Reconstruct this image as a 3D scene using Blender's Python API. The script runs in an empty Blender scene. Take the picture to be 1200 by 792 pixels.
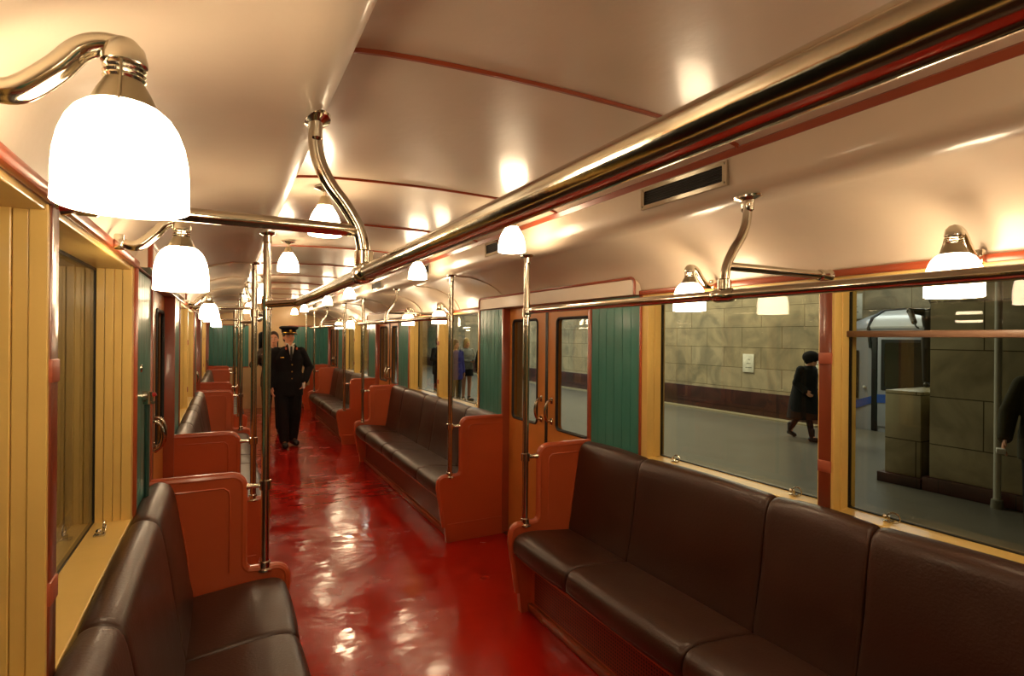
import bpy, bmesh, math, random
from mathutils import Vector, Matrix
random.seed(7)
C = bpy.context.scene.collection
PI = math.pi
def lin(c):
    return tuple(((v/255)/12.92 if v/255 <= .04045 else ((v/255+.055)/1.055)**2.4) for v in c)

# ------------------------------------------------------------------ materials
def mat(name, rgb, rough=.5, metal=0, coat=0, bump=0, bscale=20, noise=0, nscale=6, rvar=0, stretch=None, spec=.5):
    m = bpy.data.materials.new(name); m.use_nodes = True
    nt = m.node_tree; b = nt.nodes['Principled BSDF']
    col = lin(rgb)
    b.inputs['Base Color'].default_value = (*col, 1)
    b.inputs['Roughness'].default_value = rough
    b.inputs['Metallic'].default_value = metal
    b.inputs['Coat Weight'].default_value = coat
    b.inputs['Coat Roughness'].default_value = .12
    b.inputs['Specular IOR Level'].default_value = spec
    tc = nt.nodes.new('ShaderNodeTexCoord'); mp = nt.nodes.new('ShaderNodeMapping')
    nt.links.new(tc.outputs['Object'], mp.inputs['Vector'])
    if stretch: mp.inputs['Scale'].default_value = stretch
    if noise or rvar:
        n = nt.nodes.new('ShaderNodeTexNoise'); n.inputs['Scale'].default_value = nscale; n.inputs['Detail'].default_value = 6
        nt.links.new(mp.outputs[0], n.inputs['Vector'])
        if noise:
            r = nt.nodes.new('ShaderNodeValToRGB')
            r.color_ramp.elements[0].position = .3; r.color_ramp.elements[1].position = .7
            r.color_ramp.elements[0].color = (*[v*(1-noise) for v in col], 1)
            r.color_ramp.elements[1].color = (*[min(1, v*(1+noise)) for v in col], 1)
            nt.links.new(n.outputs['Fac'], r.inputs[0]); nt.links.new(r.outputs[0], b.inputs['Base Color'])
        if rvar:
            mr = nt.nodes.new('ShaderNodeMapRange'); mr.inputs[3].default_value = max(.02, rough-rvar); mr.inputs[4].default_value = rough+rvar
            mr.inputs[1].default_value = .3; mr.inputs[2].default_value = .7
            nt.links.new(n.outputs['Fac'], mr.inputs[0]); nt.links.new(mr.outputs[0], b.inputs['Roughness'])
    if bump:
        n2 = nt.nodes.new('ShaderNodeTexNoise'); n2.inputs['Scale'].default_value = bscale; n2.inputs['Detail'].default_value = 3
        nt.links.new(mp.outputs[0], n2.inputs['Vector'])
        bp = nt.nodes.new('ShaderNodeBump'); bp.inputs['Strength'].default_value = bump; bp.inputs['Distance'].default_value = .01
        nt.links.new(n2.outputs['Fac'], bp.inputs['Height']); nt.links.new(bp.outputs[0], b.inputs['Normal'])
    return m
M = {}
M['ceil'] = mat('ceiling_paint', (216, 200, 178), .36, coat=.3, bump=.10, bscale=26, noise=.035, nscale=4, rvar=.07)
M['cream'] = mat('cream_paint', (224, 190, 110), .35, coat=.3, bump=.08, bscale=30, noise=.05, nscale=5)
M['doorp'] = mat('ochre_door_paint', (204, 134, 62), .36, coat=.3, bump=.06, bscale=30, noise=.05)
M['pale'] = mat('pale_cream_paint', (198, 168, 120), .4, coat=.2)
M['green'] = mat('green_paint', (56, 122, 110), .38, coat=.35, bump=.35, bscale=14, noise=.12, nscale=7, stretch=(1, 1, .35), rvar=.08)
M['orange'] = mat('orange_paint', (180, 80, 42), .34, coat=.35, bump=.08, bscale=14, noise=.05, nscale=3)
M['redwood'] = mat('redbrown_paint', (150, 68, 38), .32, coat=.4, noise=.1, nscale=9, bump=.05)
M['bracket'] = mat('painted_bracket', (168, 88, 62), .4)
M['mahog'] = mat('mahogany', (124, 58, 34), .3, coat=.5, noise=.18, nscale=10, stretch=(1, 1, .1))
M['leather'] = mat('brown_leather', (58, 32, 20), .40, coat=.06, bump=.1, bscale=120, noise=.07, nscale=4, rvar=.05)
M['chrome'] = mat('nickel_plate', (206, 200, 184), .13, metal=1, bump=.05, bscale=25, rvar=.05)
M['dullmetal'] = mat('dull_metal', (150, 140, 118), .35, metal=1)
M['black'] = mat('black_rubber', (14, 12, 10), .5)
M['dark'] = mat('dark_void', (20, 16, 12), .7)
M['grilledark'] = mat('vent_slats', (32, 28, 22), .5, metal=.5)
M['tunnel'] = mat('tunnel_lining', (46, 44, 42), .8, noise=.3, nscale=1.5)
M['bronze'] = mat('bronze', (70, 66, 56), .35, metal=.7, noise=.1)
M['white'] = mat('white_paper', (225, 225, 215), .6)

def floor_mat():
    m = mat('red_floor_paint', (166, 28, 16), .15, coat=.25, noise=.12, nscale=2.2)
    nt = m.node_tree; b = nt.nodes['Principled BSDF']
    b.inputs['Specular IOR Level'].default_value = .4
    tc = nt.nodes.new('ShaderNodeTexCoord')
    n1 = nt.nodes.new('ShaderNodeTexNoise'); n1.inputs['Scale'].default_value = 4.2; n1.inputs['Detail'].default_value = 2.5
    n2 = nt.nodes.new('ShaderNodeTexNoise'); n2.inputs['Scale'].default_value = 2.6; n2.inputs['Detail'].default_value = 5
    mp = nt.nodes.new('ShaderNodeMapping'); mp.inputs['Scale'].default_value = (.9, 1.3, 1)
    nt.links.new(tc.outputs['Object'], mp.inputs[0]); nt.links.new(mp.outputs[0], n1.inputs[0]); nt.links.new(tc.outputs['Object'], n2.inputs[0])
    bp = nt.nodes.new('ShaderNodeBump'); bp.inputs['Strength'].default_value = .30; bp.inputs['Distance'].default_value = .02
    nt.links.new(n1.outputs['Fac'], bp.inputs['Height'])
    nt.links.new(bp.outputs[0], b.inputs['Normal']); nt.links.new(bp.outputs[0], b.inputs['Coat Normal'])
    mr = nt.nodes.new('ShaderNodeMapRange'); mr.inputs[1].default_value = .4; mr.inputs[2].default_value = .66
    mr.inputs[3].default_value = .08; mr.inputs[4].default_value = .30
    nt.links.new(n2.outputs['Fac'], mr.inputs[0]); nt.links.new(mr.outputs[0], b.inputs['Roughness'])
    return m
M['floor'] = floor_mat()

def glass_mat(name, tint=(.90, .92, .86), ior=1.45, rough=.0):
    m = bpy.data.materials.new(name); m.use_nodes = True; nt = m.node_tree; nt.nodes.clear()
    o = nt.nodes.new('ShaderNodeOutputMaterial'); t = nt.nodes.new('ShaderNodeBsdfTransparent'); g = nt.nodes.new('ShaderNodeBsdfGlossy')
    f = nt.nodes.new('ShaderNodeFresnel'); mx = nt.nodes.new('ShaderNodeMixShader')
    t.inputs[0].default_value = (*tint, 1); g.inputs['Roughness'].default_value = rough; f.inputs[0].default_value = ior
    ge = nt.nodes.new('ShaderNodeNewGeometry'); mi = nt.nodes.new('ShaderNodeMix'); mi.inputs[2].default_value = ior; mi.inputs[3].default_value = 1/ior
    nt.links.new(ge.outputs['Backfacing'], mi.inputs[0]); nt.links.new(mi.outputs[0], f.inputs[0])
    nt.links.new(f.outputs[0], mx.inputs[0]); nt.links.new(t.outputs[0], mx.inputs[1]); nt.links.new(g.outputs[0], mx.inputs[2]); nt.links.new(mx.outputs[0], o.inputs[0])
    return m
M['glass'] = glass_mat('window_glass')

def emit_mat(name, rgb, s):
    m = bpy.data.materials.new(name); m.use_nodes = True
    b = m.node_tree.nodes['Principled BSDF']; b.inputs['Base Color'].default_value = (.9, .88, .8, 1); b.inputs['Roughness'].default_value = .3
    b.inputs['Emission Color'].default_value = (*rgb, 1); b.inputs['Emission Strength'].default_value = s
    return m
LAMP = 25.0
M['opal'] = emit_mat('lit_opal_glass', (1, .75, .47), LAMP)

def perf_mat():
    m = mat('perforated_orange_panel', (116, 40, 16), .45, coat=.2); nt = m.node_tree; b = nt.nodes['Principled BSDF']
    tc = nt.nodes.new('ShaderNodeTexCoord'); mp = nt.nodes.new('ShaderNodeMapping'); mp.inputs['Scale'].default_value = (1, 1, 1)
    v = nt.nodes.new('ShaderNodeTexVoronoi'); v.feature = 'F1'; v.inputs['Scale'].default_value = 62; v.inputs['Randomness'].default_value = 0
    v.voronoi_dimensions = '2D'
    s = nt.nodes.new('ShaderNodeSeparateXYZ'); c = nt.nodes.new('ShaderNodeCombineXYZ')
    nt.links.new(tc.outputs['Object'], s.inputs[0]); nt.links.new(s.outputs[1], c.inputs[0]); nt.links.new(s.outputs[2], c.inputs[1])
    nt.links.new(c.outputs[0], v.inputs['Vector'])
    r = nt.nodes.new('ShaderNodeValToRGB'); r.color_ramp.interpolation = 'LINEAR'
    r.color_ramp.elements[0].position = .26; r.color_ramp.elements[0].color = (.008, .003, .002, 1)
    r.color_ramp.elements[1].position = .34; r.color_ramp.elements[1].color = (*lin((122, 44, 18)), 1)
    nt.links.new(v.outputs['Distance'], r.inputs[0]); nt.links.new(r.outputs[0], b.inputs['Base Color'])
    return m
M['perf'] = perf_mat()

def marble_mat(name, base, dark, seam, bw=1.5, bh=.62, off=0):
    m = mat(name, base, .35, coat=.1); nt = m.node_tree; b = nt.nodes['Principled BSDF']
    tc = nt.nodes.new('ShaderNodeTexCoord'); s = nt.nodes.new('ShaderNodeSeparateXYZ'); c = nt.nodes.new('ShaderNodeCombineXYZ')
    ad = nt.nodes.new('ShaderNodeMath'); ad.operation = 'ADD'
    nt.links.new(tc.outputs['Object'], s.inputs[0]); nt.links.new(s.outputs[0], ad.inputs[0]); nt.links.new(s.outputs[1], ad.inputs[1])
    nt.links.new(ad.outputs[0], c.inputs[0]); nt.links.new(s.outputs[2], c.inputs[1])
    n = nt.nodes.new('ShaderNodeTexNoise'); n.inputs['Scale'].default_value = 1.6; n.inputs['Detail'].default_value = 9; n.inputs['Distortion'].default_value = 1.2
    nt.links.new(tc.outputs['Object'], n.inputs[0])
    r = nt.nodes.new('ShaderNodeValToRGB'); r.color_ramp.elements[0].position = .32; r.color_ramp.elements[1].position = .62
    r.color_ramp.elements[0].color = (*lin(dark), 1); r.color_ramp.elements[1].color = (*lin(base), 1)
    nt.links.new(n.outputs['Fac'], r.inputs[0])
    br = nt.nodes.new('ShaderNodeTexBrick'); br.inputs['Scale'].default_value = 1; br.inputs['Brick Width'].default_value = bw; br.inputs['Row Height'].default_value = bh
    br.inputs['Mortar Size'].default_value = .006; br.inputs['Mortar'].default_value = (*lin(seam), 1); br.inputs['Bias'].default_value = 0
    br.inputs['Color1'].default_value = (1, 1, 1, 1); br.inputs['Color2'].default_value = (.86, .84, .78, 1)
    nt.links.new(c.outputs[0], br.inputs['Vector'])
    mx = nt.nodes.new('ShaderNodeMix'); mx.data_type = 'RGBA'; mx.blend_type = 'MULTIPLY'; mx.inputs[0].default_value = 1
    nt.links.new(r.outputs[0], mx.inputs[6]); nt.links.new(br.outputs[0], mx.inputs[7]); nt.links.new(mx.outputs[2], b.inputs['Base Color'])
    return m
M['marble'] = marble_mat('cream_marble', (182, 166, 132), (136, 126, 102), (142, 130, 102), 1.05, .47)
M['piermarble'] = marble_mat('pier_marble', (184, 174, 138), (140, 130, 100), (104, 98, 76), 1.9, .55)
M['darkmarble'] = marble_mat('dark_red_marble', (74, 40, 34), (44, 24, 22), (30, 20, 18), .7, 1.0)
M['platfloor'] = mat('grey_granite_floor', (106, 103, 92), .3, noise=.08, nscale=3)

# ------------------------------------------------------------------ mesh helpers
class MB:
    def __init__(s): s.bm = bmesh.new()
    def box(s, x0, x1, y0, y1, z0, z1, bev=0):
        t = bmesh.new(); bmesh.ops.create_cube(t, size=1)
        for v in t.verts: v.co = Vector(((x0+x1)/2+v.co.x*(x1-x0), (y0+y1)/2+v.co.y*(y1-y0), (z0+z1)/2+v.co.z*(z1-z0)))
        if bev: bmesh.ops.bevel(t, geom=t.edges[:], offset=bev, segments=2, affect='EDGES', profile=.5)
        s.merge(t); return s
    def merge(s, t):
        me = bpy.data.meshes.new('t'); t.to_mesh(me); t.free(); s.bm.from_mesh(me); bpy.data.meshes.remove(me)
    def tube(s, pts, r, seg=12, caps=True, closed=False):
        pts = [Vector(p) for p in pts]; n = len(pts)
        rs = r if isinstance(r, (list, tuple)) else [r]*n
        rings = []; prev = None
        for i, p in enumerate(pts):
            if closed: t = (pts[(i+1) % n]-pts[i-1]).normalized()
            elif i == 0: t = (pts[1]-p).normalized()
            elif i == n-1: t = (p-pts[-2]).normalized()
            else: t = ((pts[i+1]-p).normalized()+(p-pts[i-1]).normalized()).normalized()
            if prev is None:
                a = Vector((0, 0, 1)) if abs(t.z) < .9 else Vector((1, 0, 0))
                u = t.cross(a).normalized()
            else: u = (prev-t*prev.dot(t)).normalized()
            prev = u; w = t.cross(u)
            rings.append([s.bm.verts.new(p+(u*math.cos(2*PI*k/seg)+w*math.sin(2*PI*k/seg))*rs[i]) for k in range(seg)])
        m = n if closed else n-1
        for i in range(m):
            A = rings[i]; B = rings[(i+1) % n]
            for k in range(seg): s.bm.faces.new((A[k], A[(k+1) % seg], B[(k+1) % seg], B[k]))
        if caps and not closed:
            s.bm.faces.new(rings[0][::-1]); s.bm.faces.new(rings[-1])
        return s
    def stube(s, pts, r, seg=12, m=5):
        P_ = [Vector(p) for p in pts]; n = len(P_); rs = r if isinstance(r, (list, tuple)) else [r]*n
        op, orr = [], []
        for i in range(n-1):
            p0 = P_[max(0, i-1)]; p1 = P_[i]; p2 = P_[i+1]; p3 = P_[min(n-1, i+2)]
            for j in range(m):
                t = j/m; op.append(.5*((2*p1)+(-p0+p2)*t+(2*p0-5*p1+4*p2-p3)*t*t+(-p0+3*p1-3*p2+p3)*t**3)); orr.append(rs[i]*(1-t)+rs[i+1]*t)
        op.append(P_[-1]); orr.append(rs[-1]); return s.tube(op, orr, seg)
    def lathe(s, prof, cx=0, cy=0, cz=0, seg=24, sx=1, sy=1):
        rings = []
        for r, z in prof:
            if r < 1e-5: rings.append([s.bm.verts.new((cx, cy, cz+z))])
            else: rings.append([s.bm.verts.new((cx+r*sx*math.cos(2*PI*k/seg), cy+r*sy*math.sin(2*PI*k/seg), cz+z)) for k in range(seg)])
        for A, B in zip(rings, rings[1:]):
            for k in range(seg):
                q = [A[k % len(A)], A[(k+1) % len(A)], B[(k+1) % len(B)], B[k % len(B)]]
                q = list(dict.fromkeys(q))
                if len(q) > 2: s.bm.faces.new(q)
        return s
    def prism(s, poly, y0, y1, axis='y'):
        f = (lambda a, b, c: (a, c, b)) if axis == 'y' else ((lambda a, b, c: (c, a, b)) if axis == 'x' else (lambda a, b, c: (a, b, c)))
        A = [s.bm.verts.new(f(p[0], p[1], y0)) for p in poly]; B = [s.bm.verts.new(f(p[0], p[1], y1)) for p in poly]
        n = len(poly)
        for k in range(n): s.bm.faces.new((A[k], A[(k+1) % n], B[(k+1) % n], B[k]))
        s.bm.faces.new(A[::-1]); s.bm.faces.new(B)
        return s
    def ball(s, c, r, sc=(1, 1, 1), seg=16):
        t = bmesh.new(); bmesh.ops.create_uvsphere(t, u_segments=seg, v_segments=max(6, seg//2+2), radius=r)
        for v in t.verts: v.co = Vector((c[0]+v.co.x*sc[0], c[1]+v.co.y*sc[1], c[2]+v.co.z*sc[2]))
        s.merge(t); return s
    def limb(s, pts, rs, seg=14):
        s.tube(pts, rs, seg)
        for p, r in zip(pts, rs): s.ball(p, r, seg=seg)
        return s
    def loft(s, secs, seg=24):       # (z, cx, cy, rx, ry)
        rings = [[s.bm.verts.new((cx+rx*math.cos(2*PI*k/seg), cy+ry*math.sin(2*PI*k/seg), z)) for k in range(seg)] for z, cx, cy, rx, ry in secs]
        for A, B in zip(rings, rings[1:]):
            for k in range(seg): s.bm.faces.new((A[k], A[(k+1) % seg], B[(k+1) % seg], B[k]))
        s.bm.faces.new(rings[0][::-1]); s.bm.faces.new(rings[-1]); return s
    def build(s, name, m, parent=None, smooth=True, angle=35):
        bmesh.ops.recalc_face_normals(s.bm, faces=s.bm.faces)
        me = bpy.data.meshes.new(name); s.bm.to_mesh(me); s.bm.free()
        o = bpy.data.objects.new(name, me); C.objects.link(o); me.materials.append(m)
        if parent: o.parent = parent
        if smooth:
            me.polygons.foreach_set('use_smooth', [True]*len(me.polygons))
            me.set_sharp_from_angle(angle=math.radians(angle))
        return o
def empty(name, loc=(0, 0, 0), rz=0, parent=None):
    o = bpy.data.objects.new(name, None); C.objects.link(o); o.location = loc; o.rotation_euler = (0, 0, rz)
    o.empty_display_size = .1
    if parent: o.parent = parent
    return o
def tag(o, label=None, cat=None, group=None, kind=None):
    if label: o['label'] = label
    if cat: o['category'] = cat
    if group: o['group'] = group
    if kind: o['kind'] = kind
    return o
def copy_tree(o, parent=None):
    c = o.copy(); C.objects.link(c); c.parent = parent
    for ch in [k for k in o.children]: copy_tree(ch, c)
    return c
def arc(cx, cz, r, a0, a1, n=6):
    return [(cx+r*math.cos(math.radians(a0+(a1-a0)*i/n)), cz+r*math.sin(math.radians(a0+(a1-a0)*i/n))) for i in range(n+1)]
def rrect(y0, y1, z0, z1, r, n=5):
    return arc(y1-r, z1-r, r, 0, 90, n)+arc(y0+r, z1-r, r, 90, 180, n)+arc(y0+r, z0+r, r, 180, 270, n)+arc(y1-r, z0+r, r, 270, 360, n)
def plate_hole(mb, y0, y1, z0, z1, hole, x0, x1):
    n = len(hole); m = n//4; cor = [(y1, z1), (y0, z1), (y0, z0), (y1, z0)]
    O = [[mb.bm.verts.new((x, c[0], c[1])) for c in cor] for x in (x0, x1)]
    I = [[mb.bm.verts.new((x, p[0], p[1])) for p in hole] for x in (x0, x1)]
    for k in (0, 1):
        for q in range(4):
            for i in range(q*m, q*m+m-1): mb.bm.faces.new((O[k][q], I[k][i], I[k][i+1]))
            mb.bm.faces.new((O[k][q], O[k][(q+1) % 4], I[k][((q+1)*m) % n], I[k][q*m+m-1]))
    for q in range(4): mb.bm.faces.new((O[0][q], O[0][(q+1) % 4], O[1][(q+1) % 4], O[1][q]))
    for i in range(n): mb.bm.faces.new((I[0][i], I[0][(i+1) % n], I[1][(i+1) % n], I[1][i]))
    return mb

# ------------------------------------------------------------------ dimensions (metres; x across, y along the car, z up)
A = 1.162            # wall face
G = 1.265            # glass plane
P = 4.29             # one bay and one doorway
BC = 1.294           # centre of the first bay
DC = 3.439           # centre of the first doorway
YN, YF = -2.13, 13.3 # ends of the saloon
SILL, HEAD, BEAD = .958, 1.835, 1.848
DH = .591
bays = [BC+P*k for k in range(3)]
doors = [DC+P*k for k in range(-1, 3)]
WIN = [(-.996, -.004-.022), (.07, 1.03)]
WIN = [(-1.03, -.002), (.034, 1.03)]

# ------------------------------------------------------------------ camera
cam = bpy.data.cameras.new('camera'); co = bpy.data.objects.new('camera', cam); C.objects.link(co)
yaw = math.radians(27.524); ro = math.radians(.498)
Fw = Vector((math.sin(yaw), math.cos(yaw), 0)); Rt = Vector((math.cos(yaw), -math.sin(yaw), 0)); Up = Vector((0, 0, 1))
R2 = Rt*math.cos(ro)+Up*math.sin(ro); U2 = -Rt*math.sin(ro)+Up*math.cos(ro)
mt = Matrix((R2, U2, -Fw)).transposed().to_4x4(); mt.translation = Vector((-.874, 0, 1.6))
co.matrix_world = mt
cam.sensor_width = 36; cam.lens = 647.23/1200*36; cam.shift_y = -.83/1200; cam.clip_start = .02
sc = bpy.context.scene; sc.camera = co

# ------------------------------------------------------------------ floor and ceiling
f = MB().box(-1.3, 1.3, YN-.05, YF+.05, -.06, 0).build('floor', M['floor'], smooth=False); tag(f, 'glossy red painted floor of the carriage', kind='structure')
half = [(1.175, 1.835), (1.162, 1.865), (1.148, 1.90), (1.118, 1.95), (1.07, 1.99), (1.0, 2.025), (.92, 2.052), (.83, 2.072), (.77, 2.072), (.72, 2.074), (.693, 2.084), (.675, 2.102), (.665, 2.13), (.66, 2.17), (.654, 2.245)]
center = [(.652*math.cos(t), 2.245+.042*math.sin(t)) for t in [PI*i/16 for i in range(1, 16)]]
prof = half+center+[(-x, z) for x, z in reversed(half)]
out = [(x*1.06, z+.05) for x, z in prof]
mb = MB(); ys = [YN-.05, YF+.05]
poly = prof+list(reversed(out))
mb.prism(poly, *ys)
c_ = mb.build('ceiling', M['ceil'], angle=50); tag(c_, 'glossy beige vaulted carriage ceiling', kind='structure')
tn = 0
def trim(mbx, m, par=None):
    global tn
    tn += 1; o = mbx.build('trim_%d' % tn, m); return tag(o, kind='structure')
bat = sorted([BC+P*k+d for k in range(-1, 3) for d in (-1.14, 0, 1.14)]+[d for d in doors])
for y in bat:
    if YN+.1 < y < YF-.1:
        trim(MB().tube([(x, y, z-.001) for x, z in [(.65, 2.243)]+center+[(-.65, 2.243)]], .0085, 6), M['redwood'])
for s in (1, -1):   # fascia trims
    mb = MB(); pr_ = [(s*.662, 2.222), (s*.652, 2.222), (s*.642, 2.242), (s*.655, 2.254)]
    mb.prism(pr_, YN, YF); trim(mb, M['redwood'])
for y in bat:        # ribs on the coves
    if y < 3.0 or y > YF-.1: continue
    for s in (1, -1):
        trim(MB().tube([(s*(x-.002), y+(.57 if y > 3 else 0), z-.003) for x, z in half[1:11]], .006, 6), M['ceil'])

# ------------------------------------------------------------------ side walls
def side_wall(name, s, label):
    mb = MB()
    # panels between doorways
    for yb in bays:
        a, b = yb-1.554, yb+1.554
        mb.box(A, 1.33, a, b, 0, SILL-.012)                       # below the windows
        mb.box(A, 1.33, a, b, HEAD, 1.9)                          # above
        for y0, y1 in ((a, yb-1.07), (yb+1.07, b)): mb.box(A, 1.33, y0, y1, SILL-.012, HEAD)
    for y0, y1 in ((YN, doors[0]-DH), (doors[-1]+DH, YF)): mb.box(A, 1.33, y0, y1, 0, 1.9)
    for d in doors: mb.box(A, 1.33, d-DH, d+DH, HEAD, 1.9)
    w = mb.build(name, M['pale'], smooth=False); tag(w, label, kind='structure')
    # green boarding
    spans = []
    for yb in bays: spans += [(yb-1.554+.03, yb-1.075), (yb+1.075, yb+1.554-.03)]
    spans += [(YN+.02, doors[0]-DH-.03), (doors[-1]+DH+.03, YF-.02)]
    for y0, y1 in spans:
        g = MB(); n = max(3, round((y1-y0)/.075)); st = (y1-y0)/n
        for k in range(n): g.box(A-.009, A-.0002, y0+k*st+.0012, y0+(k+1)*st-.0012, .5 if 0 else .94, HEAD-.002, .0025)
        g.build('green_panel', M['green'], w, smooth=False)
    # red beads
    m = MB().box(A-.018, A, YN, YF, HEAD+.001, 1.862, .006)
    m.build('top_bead', M['redwood'], w)
    for yb in bays:
        for y in (yb-1.068, yb+1.068):
            MB().box(A-.016, A+.0, y-.006, y+.006, .93, HEAD, .003).build('window_bead', M['redwood'], w)
    for d in doors:
        for q in (-1, 1):
            MB().box(A-.016, A+.11, d+q*DH-(.004 if q > 0 else .03), d+q*DH+(.03 if q > 0 else .004), 0, HEAD, .004).build('door_jamb', M['redwood'], w)
        # casing over the doorway
        y0, y1, z1, r = d-1.07, d+1.0, 1.932, .035
        po = [(y1, 1.84)]+arc(y1-r, z1-r, r, 0, 90)+arc(y0+r, z1-r, r, 90, 180)+[(y0, 1.84)]
        cs = MB().prism(po, A+.02, A-.048, 'x').build('door_casing', M['ceil'], w)
        MB().tube([(A-.05, y, z) for y, z in [(y1, 1.84)]+arc(y1-r, z1-r, r, 0, 90)+arc(y0+r, z1-r, r, 90, 180)+[(y0, 1.84)]], .0085, 8).build('casing_bead', M['redwood'], cs)
    if s < 0:
        flip(w)
    return w
def flip(w):
    for o in [w]+list(w.children_recursive):
        if o.data.get('f'): continue
        o.data.transform(Matrix.Diagonal((-1, 1, 1, 1))); o.data.flip_normals()
side_wall('wall_right', 1, 'right hand carriage wall facing the platform')
side_wall('wall_left', -1, 'left hand carriage wall')

# ------------------------------------------------------------------ windows
wn = 0
def rib_board(y0, y1, depth_dir):
    pass
def window(yb, y0, y1, s, transom=False, post=None):
    """y0<y1 in bay coordinates; rotated half a turn for the left side"""
    global wn; wn += 1
    rz = 0 if s > 0 else PI
    if s < 0: y0, y1 = -y1, -y0
    r = empty('window_%d' % wn, (0, yb, 0), rz); tag(r, kind='structure')
    # stepped reveal boards on both sides
    fr = MB(); steps = [(A-.004, A+.024, .0), (A+.025, A+.048, .006), (A+.049, A+.074, .003), (A+.075, G-.004, .008)]
    for x0, x1, d in steps:
        fr.box(x0, x1, y0-.04, y0-d+.014, SILL-.01, HEAD, .002); fr.box(x0, x1, y1+d-.014, y1+.04, SILL-.01, HEAD, .002)
    fr.box(A-.006, G+.02, y0-.04, y1+.04, SILL-.03, SILL-.002, .003)
    fr.box(A+.0, G+.02, y0-.04, y1+.04, HEAD-.012, HEAD+.002, .003)
    fr.build('frame', M['cream'], r, smooth=False)
    gk = MB()
    gy0, gy1, gz0, gz1 = y0+.004, y1-.004, SILL-.004, HEAD-.014
    plate_hole(gk, y0-.03, y1+.03, SILL-.03, HEAD+.01, rrect(gy0+.006, gy1-.006, gz0+.007, gz1-.007, .006, 2), G-.003, G+.010)
    gk.build('gasket', M['black'], r, smooth=False)
    MB().box(G-.001, G+.004, gy0, gy1, gz0, gz1).build('pane', M['glass'], r, smooth=False)
    if transom:
        MB().box(G-.022, G+.01, gy0, gy1, 1.612, 1.636, .004).build('transom', mat('brown_bar', (112, 84, 64), .4), r)
    for y in ((y0+y1)/2-.34, (y0+y1)/2+.34):
        l = MB()
        l.box(A+.045, A+.075, y-.012, y+.012, SILL-.002, SILL+.004, .001).tube([(A+.06, y, SILL+.003), (A+.06, y, SILL+.02)], .005, 8)
        l.tube([(A+.05, y-.022+.020*math.cos(t), SILL+.020+.018*math.sin(t)) for t in [2*PI*k/16 for k in range(16)]], .0026, 6, closed=True)
        l.ball((A+.06, y+.012, SILL+.016), .008)
        l.build('latch', M['chrome'], r)
    return r
def post(yb, s, m):
    r = empty('post', (0, yb, 0), 0 if s > 0 else PI)
    if s > 0 or 1:
        pm = MB().box(A-.007, A+.008, -.005 if s > 0 else -.043, .043 if s > 0 else .005, SILL-.03, HEAD, .002)
    o = pm.build('window_post', m, r)
    b = MB()
    for z in (1.12, 1.53):
        b.box(A-.010, A-.0, (-.007 if s > 0 else -.045), (.045 if s > 0 else .007), z-.022, z+.022, .003)
    b.build('bracket', M['bracket'], r)
    bm = MB().box(A-.0, 1.32, .0, .032, SILL-.03, HEAD, 0)
    if s < 0:
        bm = MB().box(A-.0, 1.32, -.032, .0, SILL-.03, HEAD, 0)
    bm.build('pillar_core', M['cream'], r, smooth=False)
    r.name = 'trim_post'; tag(r, kind='structure')
for k, yb in enumerate(bays):
    for s in (1, -1):
        for j, (a, b) in enumerate(WIN):
            window(yb, a, b, s, transom=(j == 0 and s > 0 and k == 0))
        post(yb, s, M['mahog'] if k == 0 else M['cream'])

# ------------------------------------------------------------------ doorways
dn = 0
def doorway(yd, s, k):
    global dn; dn += 1
    r = empty('door_%d' % dn, (0, yd, 0), 0 if s > 0 else PI); tag(r, kind='structure')
    X0, X1 = 1.205, 1.245
    for q in (-1, 1):
        y0, y1 = (q*.018, q*(DH+.02)); y0, y1 = min(y0, y1), max(y0, y1)
        cy0, cy1 = sorted((q*.135, q*.53)); hole = rrect(cy0, cy1, .955, 1.735, .035)
        lf = plate_hole(MB(), y0, y1, .012, HEAD-.002, hole, X0, X1).build('door_leaf', M['doorp'], r, smooth=False)
        MB().tube([(X0+.002, y, z) for y, z in hole], .011, 8, closed=True).build('gasket', M['black'], lf)
        MB().prism(rrect(cy0+.002, cy1-.002, .957, 1.733, .033), X0+.016, X0+.021, 'x').build('pane', M['glass'], lf, smooth=False)
        MB().box(X0-.004, X1, *sorted((q*.001, q*.0178)), .012, HEAD-.002, .002).build('edge_rubber', M['black'], lf)
        hy = q*.072; h = MB(); z0, z1 = 1.0, 1.15
        pts = [(X0, hy, z1), (X0-.022, hy-.0*q, z1), (X0-.04, hy, z1-.015), (X0-.052, hy, z1-.05), (X0-.055, hy, z0+.06), (X0-.045, hy, z0+.02), (X0-.022, hy, z0), (X0, hy, z0)]
        h.stube(pts, [.009, .009, .008, .009, .0095, .009, .009, .009], 10)
        for z in (z0, z1): h.box(X0-.006, X0, hy-.016, hy+.016, z-.022, z+.022, .004)
        h.build('handle', M['chrome'], lf)
    MB().box(A-.0, 1.34, -DH, DH, -.02, .011, .002).build('threshold', M['dullmetal'], r)
for k, d in enumerate(doors):
    for s in (1, -1): doorway(d, s, k)

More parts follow.
